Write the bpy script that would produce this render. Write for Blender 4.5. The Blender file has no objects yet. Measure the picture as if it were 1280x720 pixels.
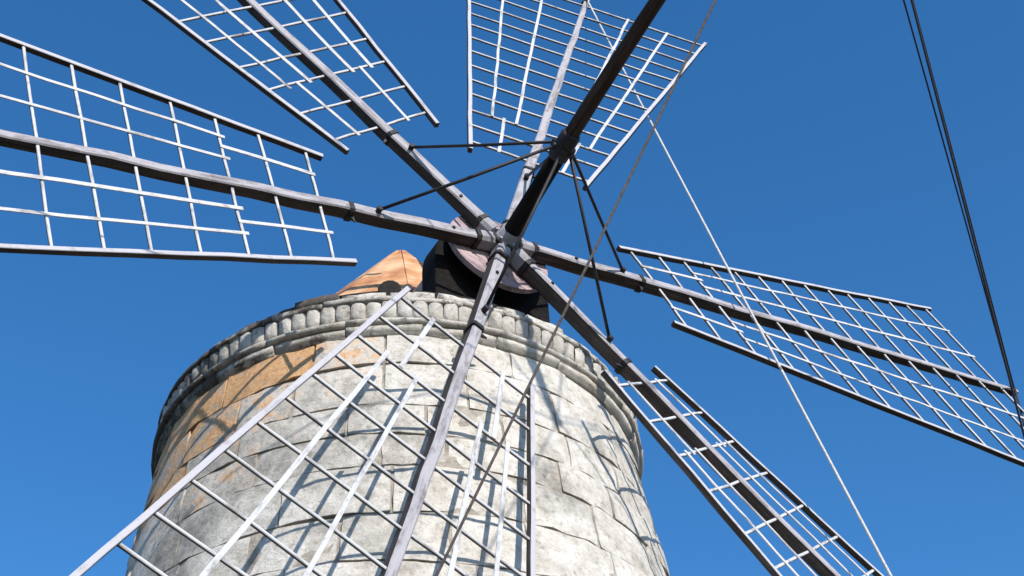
import bpy, bmesh, math, random
from mathutils import Vector, Matrix, noise

random.seed(11)
scene = bpy.context.scene
C = scene.collection
R = math.radians

# ------------------------------------------------------------------ camera
S = 7.0                      # sail length in metres
EYE = Vector((0, 0, 1.6))
PITCH, ROLL, FPX = 0.74152, -0.06416, 1879.228
cam = bpy.data.cameras.new('camera')
cam.sensor_width = 36.0
cam.lens = 36.0 * FPX / 1280.0
cam.clip_start = 0.1
cam.clip_end = 4000
co = bpy.data.objects.new('camera', cam)
C.objects.link(co)
_r = Vector((1, 0, 0)); _u = Vector((0, -math.sin(PITCH), math.cos(PITCH))); _f = Vector((0, math.cos(PITCH), math.sin(PITCH)))
_cr, _sr = math.cos(ROLL), math.sin(ROLL)
_right = _r * _cr + _u * _sr
_up = _u * _cr - _r * _sr
co.matrix_world = Matrix(((_right.x, _up.x, -_f.x, EYE.x), (_right.y, _up.y, -_f.y, EYE.y), (_right.z, _up.z, -_f.z, EYE.z), (0, 0, 0, 1)))
scene.camera = co

# ------------------------------------------------------------------ light
SUN_AZ, SUN_EL = R(30), R(32)     # azimuth measured from behind the viewer towards the right
sun_dir = Vector((math.sin(SUN_AZ) * math.cos(SUN_EL), -math.cos(SUN_AZ) * math.cos(SUN_EL), math.sin(SUN_EL)))
world = bpy.data.worlds.new('World')
scene.world = world
world.use_nodes = True
wn = world.node_tree
bg = wn.nodes['Background']
sky = wn.nodes.new('ShaderNodeTexSky')
sky.sky_type = 'NISHITA'
sky.sun_disc = False
sky.sun_elevation = SUN_EL
sky.sun_rotation = math.atan2(sun_dir.x, sun_dir.y)
sky.altitude = 0
sky.air_density = 1.0
sky.dust_density = 0.3
sky.ozone_density = 4.0
hsv = wn.nodes.new('ShaderNodeHueSaturation')
hsv.inputs['Saturation'].default_value = 1.25
wn.links.new(sky.outputs[0], hsv.inputs['Color'])
wn.links.new(hsv.outputs[0], bg.inputs[0])
bg.inputs[1].default_value = 0.15
sl = bpy.data.lights.new('sun', 'SUN')
sl.energy = 4.2
sl.angle = R(0.53)
sl.color = (1.0, 0.935, 0.85)
so = bpy.data.objects.new('sun', sl)
C.objects.link(so)
so.rotation_euler = sun_dir.to_track_quat('Z', 'Y').to_euler()
so.location = (20, -12, 30)
scene.view_settings.view_transform = 'Standard'
scene.view_settings.look = 'None'
scene.view_settings.gamma = 1
scene.view_settings.exposure = 0.45
scene.view_settings.use_curve_mapping = False

# ------------------------------------------------------------------ fitted layout (unit = sail length, seen from the eye)
q = dict(hx=-0.00703, hy=1.34975, hz=1.31060, naz=0.56901, nel=0.20046, phase=0.18319, rs=0.18402, rc=0.21913, r0=0.25378, ds=0.05470, wiL=0.09047, woL=0.21954, wiR=0.09208, woR=0.24279, b0=0.16847, b1=0.16604, dcol=0.16177, zoff=0.00283, cone=-0.01484, Lc=0.28983, zr=1.18515, zw=1.11741, Rw=0.30302, tap=0.12756, bx=-0.01372, by=0.00629)
A_ANG = (-0.01763, 0.02487, 0.00351, -0.00146, -0.01611, 0.00678)
A_CONE = (-0.00409, -0.00773, 0.01448, -0.01153, -0.00789, 0.01700)
A_B = (0.02376, -0.09608, 0.00767, 0.06748, -0.05681, 0.05395)
A_WL = (-0.02993, 0.08732, 0.00168, -0.06462, -0.01501, 0.00795)
A_WR = (-0.07071, 0.02880, 0.04772, -0.03228, 0.07791, -0.07068)
A_SH = (-0.01442, 0.00566, 0.01481, -0.00038, -0.00459, -0.00088)
SECTOR = (120, 180, 240, 300, 0, 60)

def W(p): return Vector(p) * S + EYE

naz, nel = q['naz'], q['nel']
N = Vector((math.sin(naz) * math.cos(nel), -math.cos(naz) * math.cos(nel), math.sin(nel)))
E1 = N.cross(Vector((0, 0, 1))).normalized()
if E1.x < 0: E1 = -E1
E2 = E1.cross(N)
if E2.z < 0: E2 = -E2
NB = (N + E1 * q['bx'] + E2 * q['by']).normalized()
HUB = Vector((q['hx'], q['hy'], q['hz']))
HUBW = W(HUB)
TS = S * 1.008
TX, TY = (q['hx'] - N.x * q['Lc']) * TS, (q['hy'] - N.y * q['Lc']) * TS
ZW, ZR, RW, TAP = q['zw'] * TS + 1.6, q['zr'] * TS + 1.6, q['Rw'] * TS, q['tap']
def wall_r(z): return RW + TAP * (ZW - z)

def arm_axes(i):
    a = q['phase'] + R(SECTOR[i]) + A_ANG[i]
    rd = E1 * math.cos(a) + E2 * math.sin(a)
    t = E1 * math.sin(a) - E2 * math.cos(a)
    return rd, t
def arm_pt(i, r):
    rd, t = arm_axes(i)
    return HUB + rd * r + N * ((q['cone'] + A_CONE[i]) * r)
def lat_axes(i):
    rd, t = arm_axes(i)
    b = (q['b0'] + q['b1']) / 2 + A_B[i]
    x = (arm_pt(i, 1) - HUB).normalized()
    y = (t * math.cos(b) + N * math.sin(b)); y = (y - x * y.dot(x)).normalized()
    z = x.cross(y)
    if z.dot(N) < 0: z = -z
    return x, y, z
def lat_w(i, k, side):
    f = k / 13.0
    if side > 0: return (q['wiR'] + (q['woR'] - q['wiR']) * f) * (1 + A_WR[i])
    return (q['wiL'] + (q['woL'] - q['wiL']) * f) * (1 + A_WL[i])
def lat_pt(i, k, frac):
    """world point of sail i at rung number k; frac -1..1 across the sail"""
    r = q['r0'] + k * q['ds'] + A_SH[i]
    x, y, z = lat_axes(i)
    w = lat_w(i, k, frac) * frac
    return W(arm_pt(i, r) + y * w + N * q['zoff'])

# ------------------------------------------------------------------ materials
MATS = {}
def nodes_of(name):
    m = bpy.data.materials.new(name); m.use_nodes = True
    nt = m.node_tree
    return m, nt, nt.nodes['Principled BSDF']
def nd(nt, t, **kw):
    n = nt.nodes.new(t)
    for k, v in kw.items():
        if k in n.inputs: n.inputs[k].default_value = v
        else: setattr(n, k, v)
    return n
def ramp(nt, fac, stops):
    r = nt.nodes.new('ShaderNodeValToRGB')
    el = r.color_ramp.elements
    while len(el) < len(stops): el.new(0.5)
    for e, (p, c) in zip(el, stops):
        e.position = p; e.color = (c[0], c[1], c[2], 1) if not isinstance(c, (int, float)) else (c, c, c, 1)
    nt.links.new(fac, r.inputs[0])
    return r.outputs[0]
def mix(nt, fac, a, b, mode='MIX'):
    m = nt.nodes.new('ShaderNodeMix'); m.data_type = 'RGBA'; m.blend_type = mode
    for s, v in ((m.inputs[0], fac), (m.inputs[6], a), (m.inputs[7], b)):
        if hasattr(v, 'links'): nt.links.new(v, s)
        else: s.default_value = v if isinstance(v, (int, float)) else (v[0], v[1], v[2], 1)
    return m.outputs[2]
def math_n(nt, op, a, b=None):
    m = nt.nodes.new('ShaderNodeMath'); m.operation = op
    for s, v in ((m.inputs[0], a), (m.inputs[1], b)):
        if v is None: continue
        if hasattr(v, 'links'): nt.links.new(v, s)
        else: s.default_value = v
    return m.outputs[0]

def coords(nt, scale=(1, 1, 1), kind='Object', rnd=True):
    tc = nt.nodes.new('ShaderNodeTexCoord')
    mp = nt.nodes.new('ShaderNodeMapping'); mp.inputs['Scale'].default_value = scale
    if kind == 'World':
        g = nt.nodes.new('ShaderNodeNewGeometry'); nt.links.new(g.outputs['Position'], mp.inputs[0])
    else:
        nt.links.new(tc.outputs[kind], mp.inputs[0])
    if rnd:
        oi = nt.nodes.new('ShaderNodeObjectInfo')
        v = nt.nodes.new('ShaderNodeCombineXYZ')
        for k in range(3): nt.links.new(math_n(nt, 'MULTIPLY', oi.outputs['Random'], 37.0 + 11 * k), v.inputs[k])
        nt.links.new(v.outputs[0], mp.inputs['Location'])
    return mp.outputs[0]
def noise_n(nt, vec, scale, detail=6, rough=0.6):
    n = nd(nt, 'ShaderNodeTexNoise', Scale=scale, Detail=detail, Roughness=rough)
    nt.links.new(vec, n.inputs['Vector'])
    return n.outputs['Fac']
def bump(nt, b, h, strength, dist):
    n = nd(nt, 'ShaderNodeBump', Strength=strength, Distance=dist)
    nt.links.new(h, n.inputs['Height']); nt.links.new(n.outputs[0], b.inputs['Normal'])

def wood(name, c_dark, c_mid, c_light, paint=None, paint_amt=0.5, rough=0.8):
    m, nt, b = nodes_of(name)
    g = coords(nt, (1.2, 26, 26))
    n1 = noise_n(nt, g, 1.6, 8, 0.65)
    base = ramp(nt, n1, [(0.3, c_dark), (0.52, c_mid), (0.72, c_light)])
    n2 = noise_n(nt, coords(nt, (1.5, 6, 6)), 2.2, 7, 0.7)
    if paint:
        f = ramp(nt, n2, [(max(0.02, 0.62 - paint_amt * 0.4), 0.0), (0.74 - paint_amt * 0.4, 1.0)])
        base = mix(nt, f, base, paint)
    else:
        f = ramp(nt, n2, [(0.3, 0.55), (0.7, 1.05)])
        base = mix(nt, 1.0, base, f, 'MULTIPLY')
    n3 = noise_n(nt, coords(nt, (3, 3, 3)), 3.1, 5, 0.6)
    base = mix(nt, ramp(nt, n3, [(0.56, 0.0), (0.72, 0.55)]), base, (c_dark[0] * 0.8, c_dark[1] * 0.75, c_dark[2] * 0.7))
    nt.links.new(base, b.inputs['Base Color'])
    b.inputs['Roughness'].default_value = rough
    b.inputs['Specular IOR Level'].default_value = 0.25
    bump(nt, b, math_n(nt, 'ADD', n1, math_n(nt, 'MULTIPLY', n2, 0.6)), 0.55, 0.006)
    return m
MATS['stock'] = wood('weathered_grey_spar', (0.13, 0.115, 0.12), (0.26, 0.245, 0.26), (0.34, 0.32, 0.33), (0.36, 0.345, 0.365), 0.5)
MATS['lath'] = wood('white_painted_lath', (0.15, 0.14, 0.135), (0.3, 0.29, 0.285), (0.44, 0.43, 0.43), (0.5, 0.5, 0.51), 0.62, 0.7)
MATS['rail'] = wood('grey_white_rail', (0.2, 0.19, 0.2), (0.36, 0.35, 0.37), (0.42, 0.41, 0.42), (0.43, 0.42, 0.445), 0.75)
MATS['rung_side'] = wood('grey_lath_shade', (0.09, 0.08, 0.075), (0.17, 0.16, 0.15), (0.26, 0.25, 0.24), None)  # mid tone that paints shade onto the rung sides
MATS['shade_side'] = wood('dark_timber_shade', (0.035, 0.027, 0.024), (0.07, 0.056, 0.05), (0.12, 0.1, 0.09), None)  # timber darkened to put the underside shade into the colour
MATS['bow_dark'] = wood('tarred_spar_and_shade', (0.008, 0.007, 0.007), (0.015, 0.013, 0.013), (0.025, 0.02, 0.02), None)  # also colours the sheet painted as the dormer's dark interior
MATS['bow'] = wood('brown_spar', (0.03, 0.02, 0.016), (0.065, 0.045, 0.036), (0.1, 0.075, 0.065), None)
for _m in ('bow_dark', 'bow'): MATS[_m].node_tree.nodes['Principled BSDF'].inputs['Specular IOR Level'].default_value = 0.08
MATS['disc'] = wood('faded_pink_boards', (0.12, 0.09, 0.1), (0.22, 0.16, 0.17), (0.36, 0.28, 0.28), (0.40, 0.30, 0.31), 0.5)
MATS['plank'] = wood('grey_cap_planks', (0.13, 0.12, 0.11), (0.3, 0.28, 0.26), (0.45, 0.43, 0.4), (0.5, 0.48, 0.45), 0.4)
MATS['curb'] = wood('black_curb_timber', (0.008, 0.007, 0.007), (0.018, 0.016, 0.015), (0.03, 0.026, 0.024), None)

def simple(name, c1, c2, scale, rough, metal=0.0, bs=0.3, bd=0.004):
    m, nt, b = nodes_of(name)
    n = noise_n(nt, coords(nt), scale, 7, 0.65)
    nt.links.new(ramp(nt, n, [(0.35, c1), (0.68, c2)]), b.inputs['Base Color'])
    b.inputs['Roughness'].default_value = rough
    b.inputs['Metallic'].default_value = metal
    b.inputs['Specular IOR Level'].default_value = 0.3
    bump(nt, b, n, bs, bd)
    return m
MATS['iron'] = simple('dark_iron', (0.012, 0.012, 0.014), (0.035, 0.03, 0.03), 14, 0.6)
MATS['castiron'] = simple('grey_cast_iron', (0.2, 0.19, 0.2), (0.36, 0.35, 0.37), 9, 0.65)
MATS['rope_brown'] = simple('brown_rope', (0.06, 0.05, 0.045), (0.13, 0.11, 0.1), 40, 0.9)
MATS['rope_dark'] = simple('dark_rope', (0.02, 0.02, 0.025), (0.05, 0.045, 0.05), 40, 0.9)
MATS['rope_white'] = simple('pale_rope', (0.4, 0.39, 0.38), (0.62, 0.61, 0.6), 40, 0.9)

def roof_mat():
    m, nt, b = nodes_of('ochre_roof')
    v = coords(nt, kind='World', rnd=False)
    n1 = noise_n(nt, v, 2.2, 8, 0.7); n2 = noise_n(nt, v, 7, 6, 0.7)
    c = ramp(nt, n1, [(0.34, (0.30, 0.12, 0.05)), (0.48, (0.50, 0.25, 0.11)), (0.62, (0.62, 0.40, 0.23))])
    c = mix(nt, ramp(nt, n2, [(0.52, 0.0), (0.7, 0.6)]), c, (0.4, 0.12, 0.04))
    nt.links.new(c, b.inputs['Base Color'])
    b.inputs['Roughness'].default_value = 0.85
    bump(nt, b, n2, 0.5, 0.03)
    return m
MATS['roof'] = roof_mat()

def stone_mat(name, tone=1.0, cornice=False):
    m, nt, b = nodes_of(name)
    v = coords(nt, kind='World', rnd=False)
    oi = nt.nodes.new('ShaderNodeObjectInfo')
    sep = nt.nodes.new('ShaderNodeSeparateColor'); nt.links.new(oi.outputs['Color'], sep.inputs[0])
    big = noise_n(nt, v, 1.3, 5, 0.6)
    mid = noise_n(nt, v, 5.5, 10, 0.78)
    fine = noise_n(nt, v, 26, 6, 0.75)
    lime = ramp(nt, mid, [(0.30, (0.31 * tone, 0.28 * tone, 0.235 * tone)), (0.44, (0.50 * tone, 0.465 * tone, 0.41 * tone)), (0.60, (0.66 * tone, 0.635 * tone, 0.585 * tone)), (0.72, (0.74 * tone, 0.72 * tone, 0.68 * tone))])
    grey = ramp(nt, mid, [(0.3, (0.14, 0.132, 0.118)), (0.5, (0.30, 0.285, 0.255)), (0.7, (0.52, 0.495, 0.445))])
    gf = math_n(nt, 'ADD', sep.outputs[1], math_n(nt, 'MULTIPLY', math_n(nt, 'SUBTRACT', big, 0.5), 2.2))
    c = mix(nt, ramp(nt, gf, [(0.3, 0.0), (0.75, 1.0)]), lime, grey)
    och = ramp(nt, fine, [(0.3, (0.44, 0.2, 0.075)), (0.55, (0.62, 0.355, 0.16)), (0.75, (0.64, 0.46, 0.28))])
    of = math_n(nt, 'ADD', sep.outputs[0], math_n(nt, 'MULTIPLY', math_n(nt, 'SUBTRACT', mid, 0.5), 2.6))
    c = mix(nt, ramp(nt, of, [(0.38, 0.0), (0.72, 0.92)]), c, och)
    # soot, lichen specks and flaked limewash
    spk = noise_n(nt, v, 17, 9, 0.8)
    c = mix(nt, ramp(nt, spk, [(0.53, 0.0), (0.66, 0.8)]), c, (0.2, 0.18, 0.15))
    lich = nd(nt, 'ShaderNodeTexVoronoi', Scale=9.0); nt.links.new(v, lich.inputs['Vector'])
    lm = math_n(nt, 'MULTIPLY', ramp(nt, lich.outputs['Distance'], [(0.12, 1.0), (0.26, 0.0)]), ramp(nt, big, [(0.52, 0.0), (0.66, 0.5)]))
    c = mix(nt, lm, c, (0.13, 0.13, 0.125))
    # black crusting plus the coping's shade painted in, stronger on the left
    cf = math_n(nt, 'ADD', sep.outputs[2], math_n(nt, 'MULTIPLY', math_n(nt, 'SUBTRACT', noise_n(nt, v, 4.2, 8, 0.75), 0.5), 2.6))
    c = mix(nt, ramp(nt, cf, [(0.45, 0.0), (0.72, 0.92)]), c, (0.075, 0.062, 0.055))
    nt.links.new(c, b.inputs['Base Color'])
    b.inputs['Roughness'].default_value = 0.92
    b.inputs['Specular IOR Level'].default_value = 0.15
    h = math_n(nt, 'ADD', math_n(nt, 'MULTIPLY', mid, 1.0), math_n(nt, 'MULTIPLY', fine, 0.45))
    bump(nt, b, h, 0.7, 0.035)
    return m
MATS['stone'] = stone_mat('limewashed_stone')
MATS['cornice'] = stone_mat('cornice_stone', 0.92, True)

def mortar_mat():
    m, nt, b = nodes_of('old_mortar')
    v = coords(nt, kind='World', rnd=False)
    n = noise_n(nt, v, 9, 8, 0.75)
    nt.links.new(ramp(nt, n, [(0.35, (0.2, 0.175, 0.145)), (0.65, (0.46, 0.42, 0.36))]), b.inputs['Base Color'])
    b.inputs['Roughness'].default_value = 0.95
    bump(nt, b, n, 0.8, 0.03)
    return m
MATS['mortar'] = mortar_mat()
def ground_mat():
    m, nt, b = nodes_of('dry_earth')
    v = coords(nt, kind='World', rnd=False)
    n = noise_n(nt, v, 0.7, 9, 0.7)
    nt.links.new(ramp(nt, n, [(0.3, (0.03, 0.026, 0.02)), (0.7, (0.065, 0.055, 0.042))]), b.inputs['Base Color'])
    b.inputs['Roughness'].default_value = 0.95
    bump(nt, b, n, 0.6, 0.1)
    return m
MATS['ground'] = ground_mat()

# ------------------------------------------------------------------ object helpers
WM = {}
def place(o, parent=None, M=None):
    M = M or Matrix.Identity(4)
    C.objects.link(o)
    if parent is not None:
        o.parent = parent
        o.matrix_parent_inverse = WM[parent.name].inverted()
    o.matrix_basis = M
    WM[o.name] = M
    return o
def thing(name, loc, label, cat, group=None):
    o = bpy.data.objects.new(name, None)
    o.empty_display_size = 0.2
    o['label'] = label; o['category'] = cat
    if group: o['group'] = group
    return place(o, None, Matrix.Translation(loc))
def mesh_obj(name, verts, faces, mat, parent, M=None, smooth=False):
    me = bpy.data.meshes.new(name)
    me.from_pydata([tuple(v) for v in verts], [], faces)
    me.validate(); me.update()
    bm = bmesh.new(); bm.from_mesh(me)
    bmesh.ops.recalc_face_normals(bm, faces=bm.faces[:])
    bm.to_mesh(me); bm.free()
    if smooth: me.polygons.foreach_set('use_smooth', [True] * len(me.polygons))
    me.materials.append(MATS[mat])
    o = bpy.data.objects.new(name, me)
    return place(o, parent, M)
def frame(origin, x, y=None):
    x = x.normalized()
    if y is None:
        y = Vector((0, 0, 1)).cross(x)
        if y.length < 1e-4: y = Vector((0, 1, 0))
    y = (y - x * y.dot(x)).normalized()
    z = x.cross(y)
    return Matrix(((x.x, y.x, z.x, origin.x), (x.y, y.y, z.y, origin.y), (x.z, y.z, z.z, origin.z), (0, 0, 0, 1)))

def bar(name, p0, p1, y, w0, t0, w1, t1, mat, parent, chamfer=0.16, seg=1, wob=0.0, side_mat=None):
    """chamfered beam from p0 to p1, width along y, thickness across"""
    L = (p1 - p0).length
    V = []; F = []
    n = 8
    offs = [(random.uniform(-1, 1) * wob, random.uniform(-1, 1) * wob) for _ in range(seg + 1)]
    for s in range(seg + 1):
        f = s / seg
        hw = (w0 + (w1 - w0) * f) / 2; ht = (t0 + (t1 - t0) * f) / 2
        hw *= 1 + random.uniform(-0.04, 0.04) * (wob > 0); ht *= 1 + random.uniform(-0.04, 0.04) * (wob > 0)
        c = chamfer * min(hw, ht) * 2
        oy, oz = offs[s]
        for a, b_ in ((hw, ht - c), (hw - c, ht), (-hw + c, ht), (-hw, ht - c), (-hw, -ht + c), (-hw + c, -ht), (hw - c, -ht), (hw, -ht + c)):
            V.append((L * f, a + oy, b_ + oz))
    for s in range(seg):
        for k in range(n):
            F.append((s * n + k, s * n + (k + 1) % n, (s + 1) * n + (k + 1) % n, (s + 1) * n + k))
    F.append(tuple(range(n))); F.append(tuple(seg * n + k for k in range(n))[::-1])
    o = mesh_obj(name, V, F, mat, parent, frame(p0, p1 - p0, y))
    if side_mat:            # pale weather face; the other sides darker, with their shade painted in
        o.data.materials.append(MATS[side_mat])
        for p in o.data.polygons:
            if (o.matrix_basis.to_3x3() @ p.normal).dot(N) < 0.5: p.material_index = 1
    return o
def rod(name, pts, r, mat, parent, n=8, radii=None, smooth=True):
    """round rod through world points"""
    o = pts[0]
    V = []; F = []
    for s, p in enumerate(pts):
        d = (pts[min(s + 1, len(pts) - 1)] - pts[max(s - 1, 0)]).normalized()
        a = d.orthogonal().normalized() if s == 0 else (prev - d * prev.dot(d)).normalized()
        prev = a
        b_ = d.cross(a)
        rr = radii[s] if radii else r
        for k in range(n):
            an = 2 * math.pi * k / n
            V.append(p + a * math.cos(an) * rr + b_ * math.sin(an) * rr)
    for s in range(len(pts) - 1):
        for k in range(n):
            F.append((s * n + k, s * n + (k + 1) % n, (s + 1) * n + (k + 1) % n, (s + 1) * n + k))
    F.append(tuple(range(n))); F.append(tuple((len(pts) - 1) * n + k for k in range(n)))
    M = frame(o, pts[-1] - pts[0])
    Mi = M.inverted()
    ob = mesh_obj(name, [Mi @ v for v in V], F, mat, parent, M, False)
    if smooth:
        me = ob.data
        for p in me.polygons: p.use_smooth = len(p.vertices) == 4
    return ob

# ------------------------------------------------------------------ ground
def build_ground():
    V = []; F = []
    n = 24
    for j, rr in enumerate((0, 6, 20, 80, 400, 1500)):
        for k in range(n):
            a = 2 * math.pi * k / n
            V.append((rr * math.cos(a), 5 + rr * math.sin(a), 0.0))
    for j in range(5):
        for k in range(n):
            F.append((j * n + k, j * n + (k + 1) % n, (j + 1) * n + (k + 1) % n, (j + 1) * n + k))
    me = bpy.data.meshes.new('ground')
    me.from_pydata(V, [], F); me.update(); me.materials.append(MATS['ground'])
    o = bpy.data.objects.new('ground', me)
    o['kind'] = 'structure'
    place(o)
build_ground()

# ------------------------------------------------------------------ tower
AX = Vector((TX, TY, 0))
def cyl(r, a, z): return Vector((TX + r * math.cos(a), TY + r * math.sin(a), z))
def nz(x, y, z, s=1.0): return noise.noise(Vector((x * s, y * s, z * s)))
VIEW_A = math.atan2(-TY, -TX)       # direction from the axis to the viewer

tower = thing('windmill_tower', AX, 'round tapering limewashed stone tower with a moulded cornice under the conical cap', 'tower')

def lathe(name, prof, mat, parent, n=96, rough=0.006, seed=0, ang=(0, 2 * math.pi), smooth=True):
    V = []; F = []
    full = abs(ang[1] - ang[0] - 2 * math.pi) < 1e-6
    m = n if full else n + 1
    for k in range(m):
        a = ang[0] + (ang[1] - ang[0]) * k / n
        for (r, z) in prof:
            p = cyl(r, a, z)
            d = nz(p.x * 3 + seed, p.y * 3, p.z * 3) * rough + nz(p.x * 11 + seed, p.y * 11, p.z * 11) * rough * 0.6
            V.append(cyl(r + d, a, z + d * 0.6))
    L = len(prof)
    for k in range(n):
        k2 = (k + 1) % m
        for j in range(L - 1):
            F.append((k * L + j, k2 * L + j, k2 * L + j + 1, k * L + j + 1))
    if not full:
        F.append(tuple(range(L))); F.append(tuple(n * L + j for j in range(L)))
    return mesh_obj(name, V, F, mat, parent, None, smooth)

# mortar core behind the stones
DEP = 0.016
core = lathe('mortar_core', [(wall_r(0) - DEP, 0.0), (wall_r(4) - DEP, 4.0), (wall_r(7) - DEP, 7.0), (RW - DEP, ZW), (RW - 0.05, ZW + 0.36), (0.3, ZW + 0.37)], 'mortar', tower, 72, 0.012, 3)

def joint_z(j, a, zs):
    return zs[j] + 0.022 * math.sin(a * 2 + j * 1.7) + 0.02 * nz(math.cos(a) * 2, math.sin(a) * 2, j * 3.3, 1.6)
def stone_geo(zs, j, a0, a1, seed):
    """front grid with rounded border and a skirt running back to the core"""
    nx, ny = 7, 5
    gap = random.choice((0.003, 0.005, 0.007, 0.011))
    bulge = random.uniform(-0.007, 0.007)
    V = []; F = []
    for iy in range(ny):
        for ix in range(nx):
            fx = ix / (nx - 1); fy = iy / (ny - 1)
            a = a0 + (a1 - a0) * fx
            zlo, zhi = joint_z(j, a, zs), joint_z(j + 1, a, zs)
            z = zlo + (zhi - zlo) * fy
            rr = wall_r(z)
            ga = gap / rr
            if ix == 0: a += ga * (1 + random.random())
            if ix == nx - 1: a -= ga * (1 + random.random())
            if iy == 0: z += gap * random.uniform(0.4, 1.6)
            if iy == ny - 1: z -= gap * random.uniform(0.4, 1.6)
            edge = ix in (0, nx - 1) or iy in (0, ny - 1)
            corner = ix in (0, nx - 1) and iy in (0, ny - 1)
            p = cyl(rr, a, z)
            d = bulge + 0.017 * nz(p.x + seed, p.y, p.z, 3.1) + 0.013 * nz(p.x, p.y + seed, p.z, 8.3)
            if edge: d -= random.choice((0.0, 0.002, 0.004, 0.011))
            if corner: d -= 0.004
            V.append(cyl(rr + d, a, z))
    for iy in range(ny - 1):
        for ix in range(nx - 1):
            b = iy * nx + ix
            F.append((b, b + 1, b + nx + 1, b + nx))
    ringi = [ix for ix in range(nx)] + [iy * nx + nx - 1 for iy in range(1, ny)] + [(ny - 1) * nx + ix for ix in range(nx - 2, -1, -1)] + [iy * nx for iy in range(ny - 2, 0, -1)]
    base = len(V)
    for i in ringi: V.append(V[i].copy())          # own copies, so that the front keeps a crisp arris
    for i in ringi:
        v = V[i]; a = math.atan2(v.y - TY, v.x - TX)
        V.append(cyl(wall_r(v.z) - 0.06, a, v.z))
    m = len(ringi)
    for k in range(m):
        F.append((base + k, base + m + k, base + m + (k + 1) % m, base + (k + 1) % m))
    return V, F

zs = [ZW]
while zs[-1] > 0.45: zs.append(zs[-1] - random.choice((0.30, 0.34, 0.38, 0.33, 0.42)))
zs[-1] = 0.0
zs = zs[::-1]
restV, restF = [], []
nc = len(zs) - 1
for j in range(nc):
    rr = wall_r(zs[j])
    cuts = [random.uniform(0, 0.3)]
    first = cuts[0]
    while True:
        w = random.uniform(0.5, 1.05) / rr
        if cuts[-1] + w * 1.4 > first + 2 * math.pi: break
        cuts.append(cuts[-1] + w)
    cuts.append(first + 2 * math.pi)
    for k in range(len(cuts) - 1):
        am = (cuts[k] + cuts[k + 1]) / 2
        rel = (am - VIEW_A + math.pi) % (2 * math.pi) - math.pi   # + = towards the right of the viewer
        V, F = stone_geo(zs, j, cuts[k], cuts[k + 1], random.uniform(0, 99))
        if zs[j + 1] > 6.2 and abs(rel) < 1.75:
            o = mesh_obj('stone', V, F, 'stone', tower, None, True)
            # ochre stones gather under the cornice on the left, grey lichen below them, the right is limewashed
            depth = (ZW - zs[j + 1])
            left = max(0.0, min(1.0, (-rel - 0.05) / 0.8))
            och = 0.82 * left ** 0.5 * max(0.0, 1 - depth / 1.35) + random.uniform(-0.16, 0.1) + random.choice((0, 0, 0, 0.05, 0.22)) * (0.4 + left)
            gry = 0.20 + 0.42 * max(0.0, min(1.0, (-rel + 0.1) / 0.9)) * min(1, depth / 0.7) - 0.12 * max(0, rel) + random.uniform(-0.1, 0.12)
            o.color = (max(0, och), max(0, gry), 0.06 + 0.16 * left * random.random(), 1)
        else:
            b0 = len(restV)
            restV += V; restF += [tuple(i + b0 for i in f) for f in F]
o = mesh_obj('lower_and_rear_masonry', restV, restF, 'stone', tower, None, True)
o['kind'] = 'stuff'; o.color = (0.05, 0.3, 0.1, 1)

# cornice: lower band, torus, row of rounded corbels, fillet, coping stones
def ring_stones(name, prof, count, mat, rough, gap, jr=0.006, jz=0.004, drop=(), crust_shade=0.3):
    off = random.random()
    for k in range(count):
        if k in drop: continue
        a0 = 2 * math.pi * (k + off) / count + gap / RW / 2 * random.uniform(0.6, 1.4)
        a1 = 2 * math.pi * (k + 1 + off) / count - gap / RW / 2 * random.uniform(0.6, 1.4)
        dr, dz = random.uniform(-jr, jr), random.uniform(-jz, jz)
        o = lathe(name, [(r + dr, z + dz) for r, z in prof], mat, tower, 6, rough, random.uniform(0, 50), (a0, a1), True)
        am = (a0 + a1) / 2
        rel = (am - VIEW_A + math.pi) % (2 * math.pi) - math.pi
        o.color = (random.choice((0, 0.02, 0.1, 0.25)), 0.42 + 0.3 * max(-0.6, min(1, -rel)) + random.uniform(-0.15, 0.15), crust_shade + 0.34 * max(-0.7, min(1, -rel)) + random.uniform(-0.12, 0.16), 1)  # third channel: dirt and painted coping shade, darker to the left
z0 = ZW
ring_stones('band_stone', [(RW - 0.06, z0 - 0.004), (RW + 0.012, z0 - 0.002), (RW + 0.022, z0 + 0.03), (RW + 0.034, z0 + 0.035), (RW + 0.046, z0 + 0.075), (RW - 0.02, z0 + 0.082)], 22, 'cornice', 0.012, 0.012, 0.006, 0.004, (), 0.36)
ring_stones('torus_stone', [(RW - 0.06, z0 + 0.086), (RW + 0.056, z0 + 0.088), (RW + 0.074, z0 + 0.100), (RW + 0.080, z0 + 0.118), (RW + 0.070, z0 + 0.134), (RW + 0.03, z0 + 0.142), (RW - 0.03, z0 + 0.143)], 20, 'cornice', 0.009, 0.010)
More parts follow.
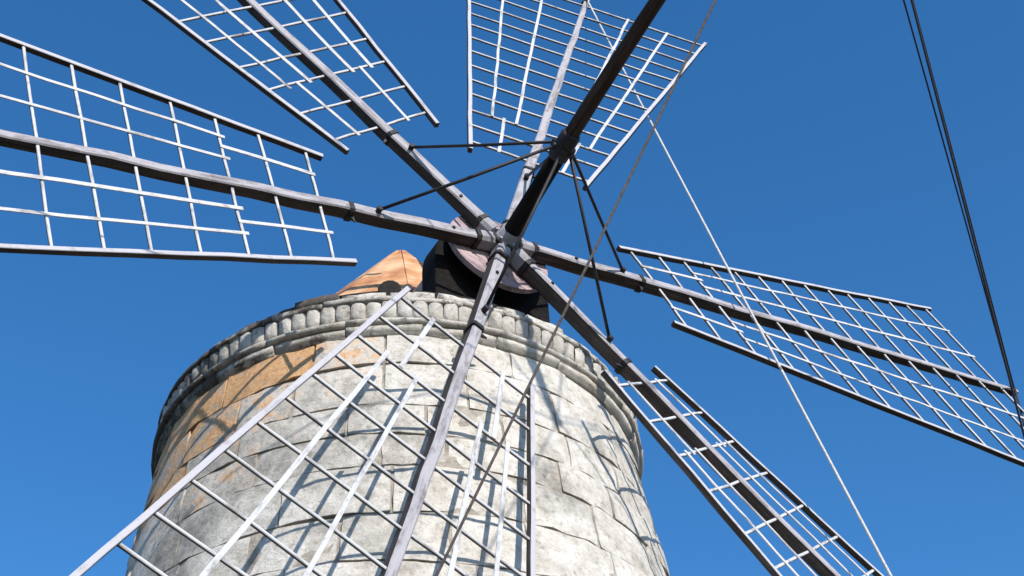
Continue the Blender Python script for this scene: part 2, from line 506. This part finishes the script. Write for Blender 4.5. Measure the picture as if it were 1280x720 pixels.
# corbels
NCB = 108
cb_z0, cb_z1 = z0 + 0.150, z0 + 0.325
prof = [(0.0, 0.010), (0.10, 0.040), (0.28, 0.058), (0.55, 0.066), (0.85, 0.070), (1.0, 0.070)]
for k in range(NCB):
    a_c = 2 * math.pi * k / NCB
    hw = math.pi / NCB * random.uniform(0.90, 0.99)
    V, F = [], []
    NXC = 7
    sc = random.uniform(0.88, 1.08)
    dz = random.uniform(-0.008, 0.008)
    for (f, out) in prof:
        for ix in range(NXC):
            u = -1 + 2 * ix / (NXC - 1)
            h = math.sqrt(max(0.0, 1 - u * u))
            wz = 1.0 if f > 0.2 else (0.72 + 1.4 * f)
            z = cb_z0 + dz + (cb_z1 - cb_z0) * f + (1 - h) * 0.016 * (f < 0.2)
            jit = 0.010 * nz(a_c * 40, u * 1.7, f * 3 + k * 0.37) - (0.03 if (k * 7919) % 23 == 0 and f < 0.5 else 0.0)
            V.append(cyl(RW - 0.012 + jit + out * sc * (0.66 + 0.34 * h ** 0.7), a_c + hw * u * wz, z))
    for y in range(len(prof) - 1):
        for ix in range(NXC - 1):
            b = y * NXC + ix
            F.append((b, b + 1, b + NXC + 1, b + NXC))
    F.append(tuple(range(NXC)))
    o = mesh_obj('corbel', V, F, 'cornice', tower, None, True)
    rel = (a_c - VIEW_A + math.pi) % (2 * math.pi) - math.pi
    o.color = (random.choice((0, 0, 0.05, 0.2)), 0.25 + 0.3 * max(-0.6, min(1, -rel)) + random.uniform(-0.15, 0.2), 0.16 + 0.2 * max(-0.6, min(1, -rel)) + random.uniform(-0.1, 0.16), 1)
lathe('corbel_bed', [(RW - 0.05, z0 + 0.12), (RW + 0.004, z0 + 0.145), (RW + 0.02, z0 + 0.2), (RW + 0.02, z0 + 0.33), (RW - 0.05, z0 + 0.34)], 'mortar', tower, 96, 0.006, 9)
ring_stones('fillet_stone', [(RW - 0.06, z0 + 0.328), (RW + 0.062, z0 + 0.330), (RW + 0.064, z0 + 0.372), (RW + 0.03, z0 + 0.385), (RW - 0.06, z0 + 0.388)], 24, 'cornice', 0.012, 0.012, 0.008, 0.005, (), 0.5)
ztop = ZR
ring_stones('coping_stone', [(RW - 0.42, z0 + 0.40), (RW + 0.006, z0 + 0.392), (RW + 0.022, z0 + 0.415), (RW + 0.016, ztop - 0.012), (RW - 0.02, ztop + 0.004), (RW - 0.42, ztop + 0.01)], 34, 'cornice', 0.016, 0.03, 0.026, 0.012, (5, 19), 0.5)

# ------------------------------------------------------------------ cap
CAPZ = ZR
cap = thing('mill_cap', Vector((TX, TY, CAPZ)), 'conical ochre rusty cap with an arched grey plank dormer on top of the stone tower', 'cap')
lathe('curb', [(1.55, CAPZ + 0.02), (RW - 0.14, CAPZ + 0.02), (RW - 0.13, CAPZ + 0.13), (1.55, CAPZ + 0.14)], 'curb', cap, 64, 0.004, 4, smooth=False)
apex = 1.545 * S + 1.6
RC = 0.252 * S
zb = CAPZ + 0.10
NP = 12
tip_r = 0.07
roof = None
for k in range(NP):
    a0 = 2 * math.pi * (k + 0.3) / NP; a1 = 2 * math.pi * (k + 1.3) / NP
    V, F = [], []
    ny = 7; nx = 4
    for iy in range(ny):
        f = iy / (ny - 1)
        for ix in range(nx + 1):
            a = a0 + (a1 - a0) * ix / nx
            z = zb + (apex - zb) * f
            r = RC + (tip_r - RC) * f
            u = abs(2 * ix / nx - 1)
            r += (0.016 if u > 0.99 else -0.006) * (1 - 0.7 * f) + 0.012 * nz(math.cos(a) * 3, math.sin(a) * 3, z * 1.5)
            V.append(cyl(r, a, z))
    for iy in range(ny - 1):
        for ix in range(nx):
            b = iy * (nx + 1) + ix
            F.append((b, b + 1, b + nx + 2, b + nx + 1))
    o = mesh_obj('roof_panel', V, F, 'roof', cap)
    mod = o.modifiers.new('thick', 'SOLIDIFY'); mod.thickness = 0.02; mod.offset = -1
lathe('finial_cap', [(tip_r + 0.02, apex - 0.06), (tip_r + 0.025, apex - 0.02), (tip_r * 0.6, apex + 0.015), (0.005, apex + 0.025)], 'roof', cap, 14, 0.004, 2)

# dormer: barrel vault of planks round the windshaft, open to the front
NH = Vector((N.x, N.y, 0)).normalized()
SIDE = Vector((NH.y, -NH.x, 0))
if SIDE.dot(E1) < 0: SIDE = -SIDE
FR = HUBW - N * (0.036 * S) - Vector((0, 0, 0.15))             # centre of the arch opening on the shaft
VR = 0.081 * S
vault_len = 1.35
base_z = CAPZ + 0.06
prof = []
na = 24
for k in range(na + 1):
    an = math.pi * k / na
    prof.append((-math.cos(an) * VR, FR.z + math.sin(an) * VR))
left_z = [base_z + (FR.z - base_z) * f / 4 for f in range(4)]
outline = [(-VR, z) for z in left_z] + prof + [(VR, z) for z in left_z[::-1]]
for k in range(len(outline) - 1):
    (s0, h0), (s1, h1) = outline[k], outline[k + 1]
    sh = lambda s, h: Vector((FR.x, FR.y, 0)) + SIDE * s * 0.8 + Vector((0, 0, FR.z + (h - FR.z) * 0.8 if h > FR.z else h))
    p0 = sh(s0, h0); p1 = sh(s1, h1)
    mid = (p0 + p1) / 2
    y = p1 - p0
    st = mid + NH * random.uniform(-0.215, -0.20)
    bar('plank', st, st - NH * vault_len, y, y.length - 0.008, 0.028, y.length - 0.008, 0.028, 'plank', cap, 0.1)
m = len(outline)
# added black sheet in the arch, standing for the shaded interior
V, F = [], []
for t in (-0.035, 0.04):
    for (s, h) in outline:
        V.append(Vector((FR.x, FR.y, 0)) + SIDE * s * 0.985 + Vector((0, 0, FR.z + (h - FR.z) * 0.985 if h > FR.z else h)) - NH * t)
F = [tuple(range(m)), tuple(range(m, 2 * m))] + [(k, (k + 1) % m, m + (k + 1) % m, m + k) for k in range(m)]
mesh_obj('dormer_shade', V, F, 'bow_dark', cap)
# arch rim board in front
V, F = [], []
for t in (0.21, -0.03):
    for f in (0.80, 1.0):
        for (s, h) in outline:
            V.append(Vector((FR.x, FR.y, 0)) + SIDE * s * f + Vector((0, 0, FR.z + (h - FR.z) * f if h > FR.z else h)) - NH * t)
for k in range(m - 1):
    for a, b_ in ((0, m), (3 * m, 2 * m), (m, 3 * m), (2 * m, 0)):
        F.append((a + k, a + k + 1, b_ + k + 1, b_ + k))
mesh_obj('arch_drum', V, F, 'bow_dark', cap)
# beam ends lying on the curb beside the dormer
def rim_pt(px_dir, r, z): return cyl(r, VIEW_A + px_dir, z)
def log(name, a, r, z, rad, ln, mat):
    p = rim_pt(a, r, z)
    ax = Vector((math.cos(VIEW_A + a), math.sin(VIEW_A + a), 0))
    rod(name, [p, p - ax * 0.015, p - ax * ln], rad, mat, cap, 14, [rad * 0.9, rad, rad])
log('roller_log', -0.045, RW - 0.10, ZR + 0.13, 0.10, 0.5, 'curb')
log('roller_pin', 0.03, RW - 0.08, ZR + 0.12, 0.045, 0.4, 'iron')

# ------------------------------------------------------------------ sail wheel
wheel = thing('sail_wheel', HUBW, 'wheel of six lattice sails with grey spars, dark bowsprit, stays and ropes', 'windmill sails')
# windshaft, disc, hub
rod('windshaft', [HUBW - N * 0.02, HUBW - N * 1.9], 0.15, 'curb', wheel, 16)
# round board disc behind the arms (planks cut to a circle)
DR = 0.070 * S
dz_off = -0.0118 * S
nb = 5
for k in range(nb):
    y0 = -DR + 2 * DR * k / nb + 0.004; y1 = -DR + 2 * DR * (k + 1) / nb - 0.004
    up, dn = [], []
    ns = 8
    for s in range(ns + 1):
        y = y0 + (y1 - y0) * s / ns
        x = math.sqrt(max(0.0004, DR * DR - y * y))
        up.append((x, y)); dn.append((-x, y))
    poly = up + dn[::-1]
    V = [];F = []
    for t in (0.0, -0.05):
        V += [HUBW + N * (dz_off + t) + E1 * (x * 0.87 + y * 0.5) + E2 * (-x * 0.5 + y * 0.87) for x, y in poly]
    L = len(poly)
    F.append(tuple(range(L))); F.append(tuple(range(L, 2 * L)))
    for s in range(L): F.append((s, (s + 1) % L, L + (s + 1) % L, L + s))
    M = frame(HUBW + N * dz_off, E1 * 0.87 - E2 * 0.5, E1 * 0.5 + E2 * 0.87)
    Mi = M.inverted()
    mesh_obj('disc_board', [Mi @ v for v in V], F, 'disc', wheel, M)
# hub block: twelve-sided boss with a neck
rod('hub', [HUBW - N * 0.16, HUBW - N * 0.11, HUBW + N * 0.055, HUBW + N * 0.10, HUBW + N * 0.16], 0.12, 'castiron', wheel, 12, [0.10, 0.135, 0.135, 0.11, 0.085], smooth=False)

rod('hub_plate', [HUBW + N * 0.055, HUBW + N * 0.083], 0.155, 'iron', wheel, 12, smooth=False)
for k in range(6):
    a = q['phase'] + R(30 + 60 * k)
    pb = HUBW + N * 0.08 + (E1 * math.cos(a) + E2 * math.sin(a)) * 0.125
    rod('hub_bolt', [pb, pb + N * 0.03], 0.016, 'castiron', wheel, 6, smooth=False)
# bowsprit: tarred inner length, iron collar, brown outer length
COL = q['dcol'] * S
TIP = 0.71 * S
Bp = lambda d: HUBW + NB * d + E1 * (0.18 * max(0.0, (d - COL) / (TIP - COL)) ** 2)   # the long spar bows a little
rod('bowsprit', [Bp(COL - 0.02 + (TIP - COL + 0.02) * k / 9) for k in range(10)], 0.06, 'bow', wheel, 14, [0.068 - 0.028 * (k / 9) ** 1.3 for k in range(10)])
rod('bowsprit_sheath', [Bp(0.05), Bp(0.14), Bp(COL * 0.6), Bp(COL)], 0.07, 'bow_dark', wheel, 14, [0.06, 0.078, 0.074, 0.072])
collar = rod('collar', [Bp(COL - 0.17), Bp(COL - 0.15), Bp(COL + 0.07), Bp(COL + 0.10)], 0.09, 'iron', wheel, 14, [0.078, 0.092, 0.088, 0.074])
tip_ring = rod('tip_band', [Bp(TIP - 0.10), Bp(TIP - 0.02)], 0.05, 'iron', wheel, 12)

ST0, ST1 = 0.108, 0.064      # stock section at hub and tip
RUNG_W, RUNG_T = 0.025, 0.024
def stock_size(r): return (ST0 + (ST1 - ST0) * r) * 1.28
for i in range(6):
    x, y, z = lat_axes(i)
    p0 = W(arm_pt(i, 0.012)); p1 = W(arm_pt(i, 1.004))
    stock = bar('sail_stock', p0, p1, y, ST0, ST0 * 1.28, ST1, ST1 * 1.28, 'stock', wheel, 0.13, 18, 0.008, 'shade_side')
    # iron socket at the hub
    a0, a1 = W(arm_pt(i, 0.010)), W(arm_pt(i, 0.040))
    bar('socket', a0, a1, y, ST0 + 0.03, ST0 * 1.28 + 0.03, ST0 + 0.02, ST0 * 1.28 + 0.02, 'castiron', stock, 0.22)
    bar('socket_band', W(arm_pt(i, 0.040)), W(arm_pt(i, 0.046)), y, ST0 + 0.036, ST0 * 1.28 + 0.036, ST0 + 0.036, ST0 * 1.28 + 0.036, 'iron', stock, 0.2)
    # clamp band with wedge
    rc = q['rc']; s = stock_size(rc)
    bar('clamp_band', W(arm_pt(i, rc - 0.003)), W(arm_pt(i, rc + 0.003)), y, s / 1.28 + 0.022, s + 0.022, s / 1.28 + 0.022, s + 0.022, 'iron', stock, 0.15)
    c = W(arm_pt(i, rc))
    dn = y if y.z < 0 else -y
    bar('clamp_wedge', c + dn * (s / 2.56 - 0.01), c + dn * (s / 2.56 + 0.075) - x * 0.03, x, 0.05, 0.03, 0.012, 0.01, 'iron', stock, 0.1)
    # stay rod from the collar to an eye bolt on the front of the stock
    rs = q['rs']; s2 = stock_size(rs)
    eye = W(arm_pt(i, rs)) + z * (s2 / 2 + 0.018)
    rod('eye_bolt', [W(arm_pt(i, rs)) + z * (s2 / 2 - 0.02), W(arm_pt(i, rs)) + z * (s2 / 2 + 0.03), eye + z * 0.03], 0.026, 'iron', stock, 10)
    rd, t = arm_axes(i)
    st = Bp(COL - 0.06) + rd * 0.085
    mid_ = (st + eye) / 2
    rod('stay_rod', [st, mid_ + Vector((0, 0, -0.008)), eye], 0.0145, 'iron', wheel, 8)
    rod('stay_lug', [Bp(COL - 0.06) + rd * 0.06, Bp(COL - 0.06) + rd * 0.115], 0.028, 'iron', collar, 8)
    # bolt heads
    for rb in (random.uniform(0.07, 0.13),):
        pb = W(arm_pt(i, rb)) + z * (stock_size(rb) / 2 - 0.005)
        rod('bolt_head', [pb, pb + z * 0.018], 0.016, 'iron', stock, 6, smooth=False)
    # rungs
    for k in range(14):
        j0, j1 = random.uniform(-0.07, 0.07), random.uniform(-0.07, 0.07)
        e0, e1 = lat_pt(i, k + j0, -1), lat_pt(i, k + j1, 1)
        d = (e1 - e0).normalized()
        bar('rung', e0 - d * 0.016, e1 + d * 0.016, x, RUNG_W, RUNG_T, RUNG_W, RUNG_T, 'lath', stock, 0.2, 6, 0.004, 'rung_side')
    # side rails
    for sd in (-1, 1):
        e0, e1 = lat_pt(i, -0.45, sd), lat_pt(i, 13.28, sd)
        bar('side_rail', e0, e1, y, 0.042, 0.056, 0.040, 0.052, 'rail', stock, 0.1, 14, 0.0035, 'shade_side')
        # inner short batten, then two long battens
        fr = z * (RUNG_T / 2 + 0.004)
        def batten(k0, k1, f):
            a, b_ = lat_pt(i, k0, sd * f), lat_pt(i, k1, sd * f)
            wdt = random.uniform(0.030, 0.040)
            bar('batten', a + fr, b_ + fr, y, wdt, 0.009, wdt, 0.009, 'lath', stock, 0.15, max(2, int((k1 - k0) * 1.1)), 0.005 if k1 - k0 > 4 else 0.003)
        batten(-0.1, 2.06, 0.53)
        batten(1.9, 13.1, 0.36)
        batten(1.9, 13.1, 0.69)

# ropes from the bowsprit tip to the sail tips and between sail tips
def rope(p0, p1, r, mat, sag, name='rope'):
    pts = []
    for s in range(25):
        f = s / 24
        pts.append(p0.lerp(p1, f) + Vector((0, 0, -sag * 4 * f * (1 - f))))
    return rod(name, pts, r, mat, wheel, 6)
tips = [W(arm_pt(i, 0.995)) for i in range(6)]
for i in range(6):
    x, y, z = lat_axes(i)
    rod('tip_lashing', [tips[i] - x * 0.06, tips[i] - x * 0.01], 0.055, 'rope_dark', wheel, 10)
BT = Bp(TIP - 0.06)
for i in range(6):
    rope(BT + arm_axes(i)[0] * 0.045, tips[i] + lat_axes(i)[2] * 0.04, 0.009, 'rope_brown' if i == 2 else 'rope_dark', 0.02)
rope(BT - NB * 0.12 + arm_axes(4)[0] * 0.05 + Vector((0, 0, 0.02)), tips[4] - lat_axes(4)[0] * 0.06 + lat_axes(4)[2] * 0.05, 0.008, 'rope_dark', 0.05)
rope(tips[5] + lat_axes(5)[2] * 0.05, lat_pt(3, 12.3, 1) + lat_axes(3)[2] * 0.035, 0.012, 'rope_white', 0.06)
rope(tips[4] + lat_axes(4)[2] * 0.05, tips[3] + lat_axes(3)[2] * 0.05, 0.012, 'rope_dark', 0.05)
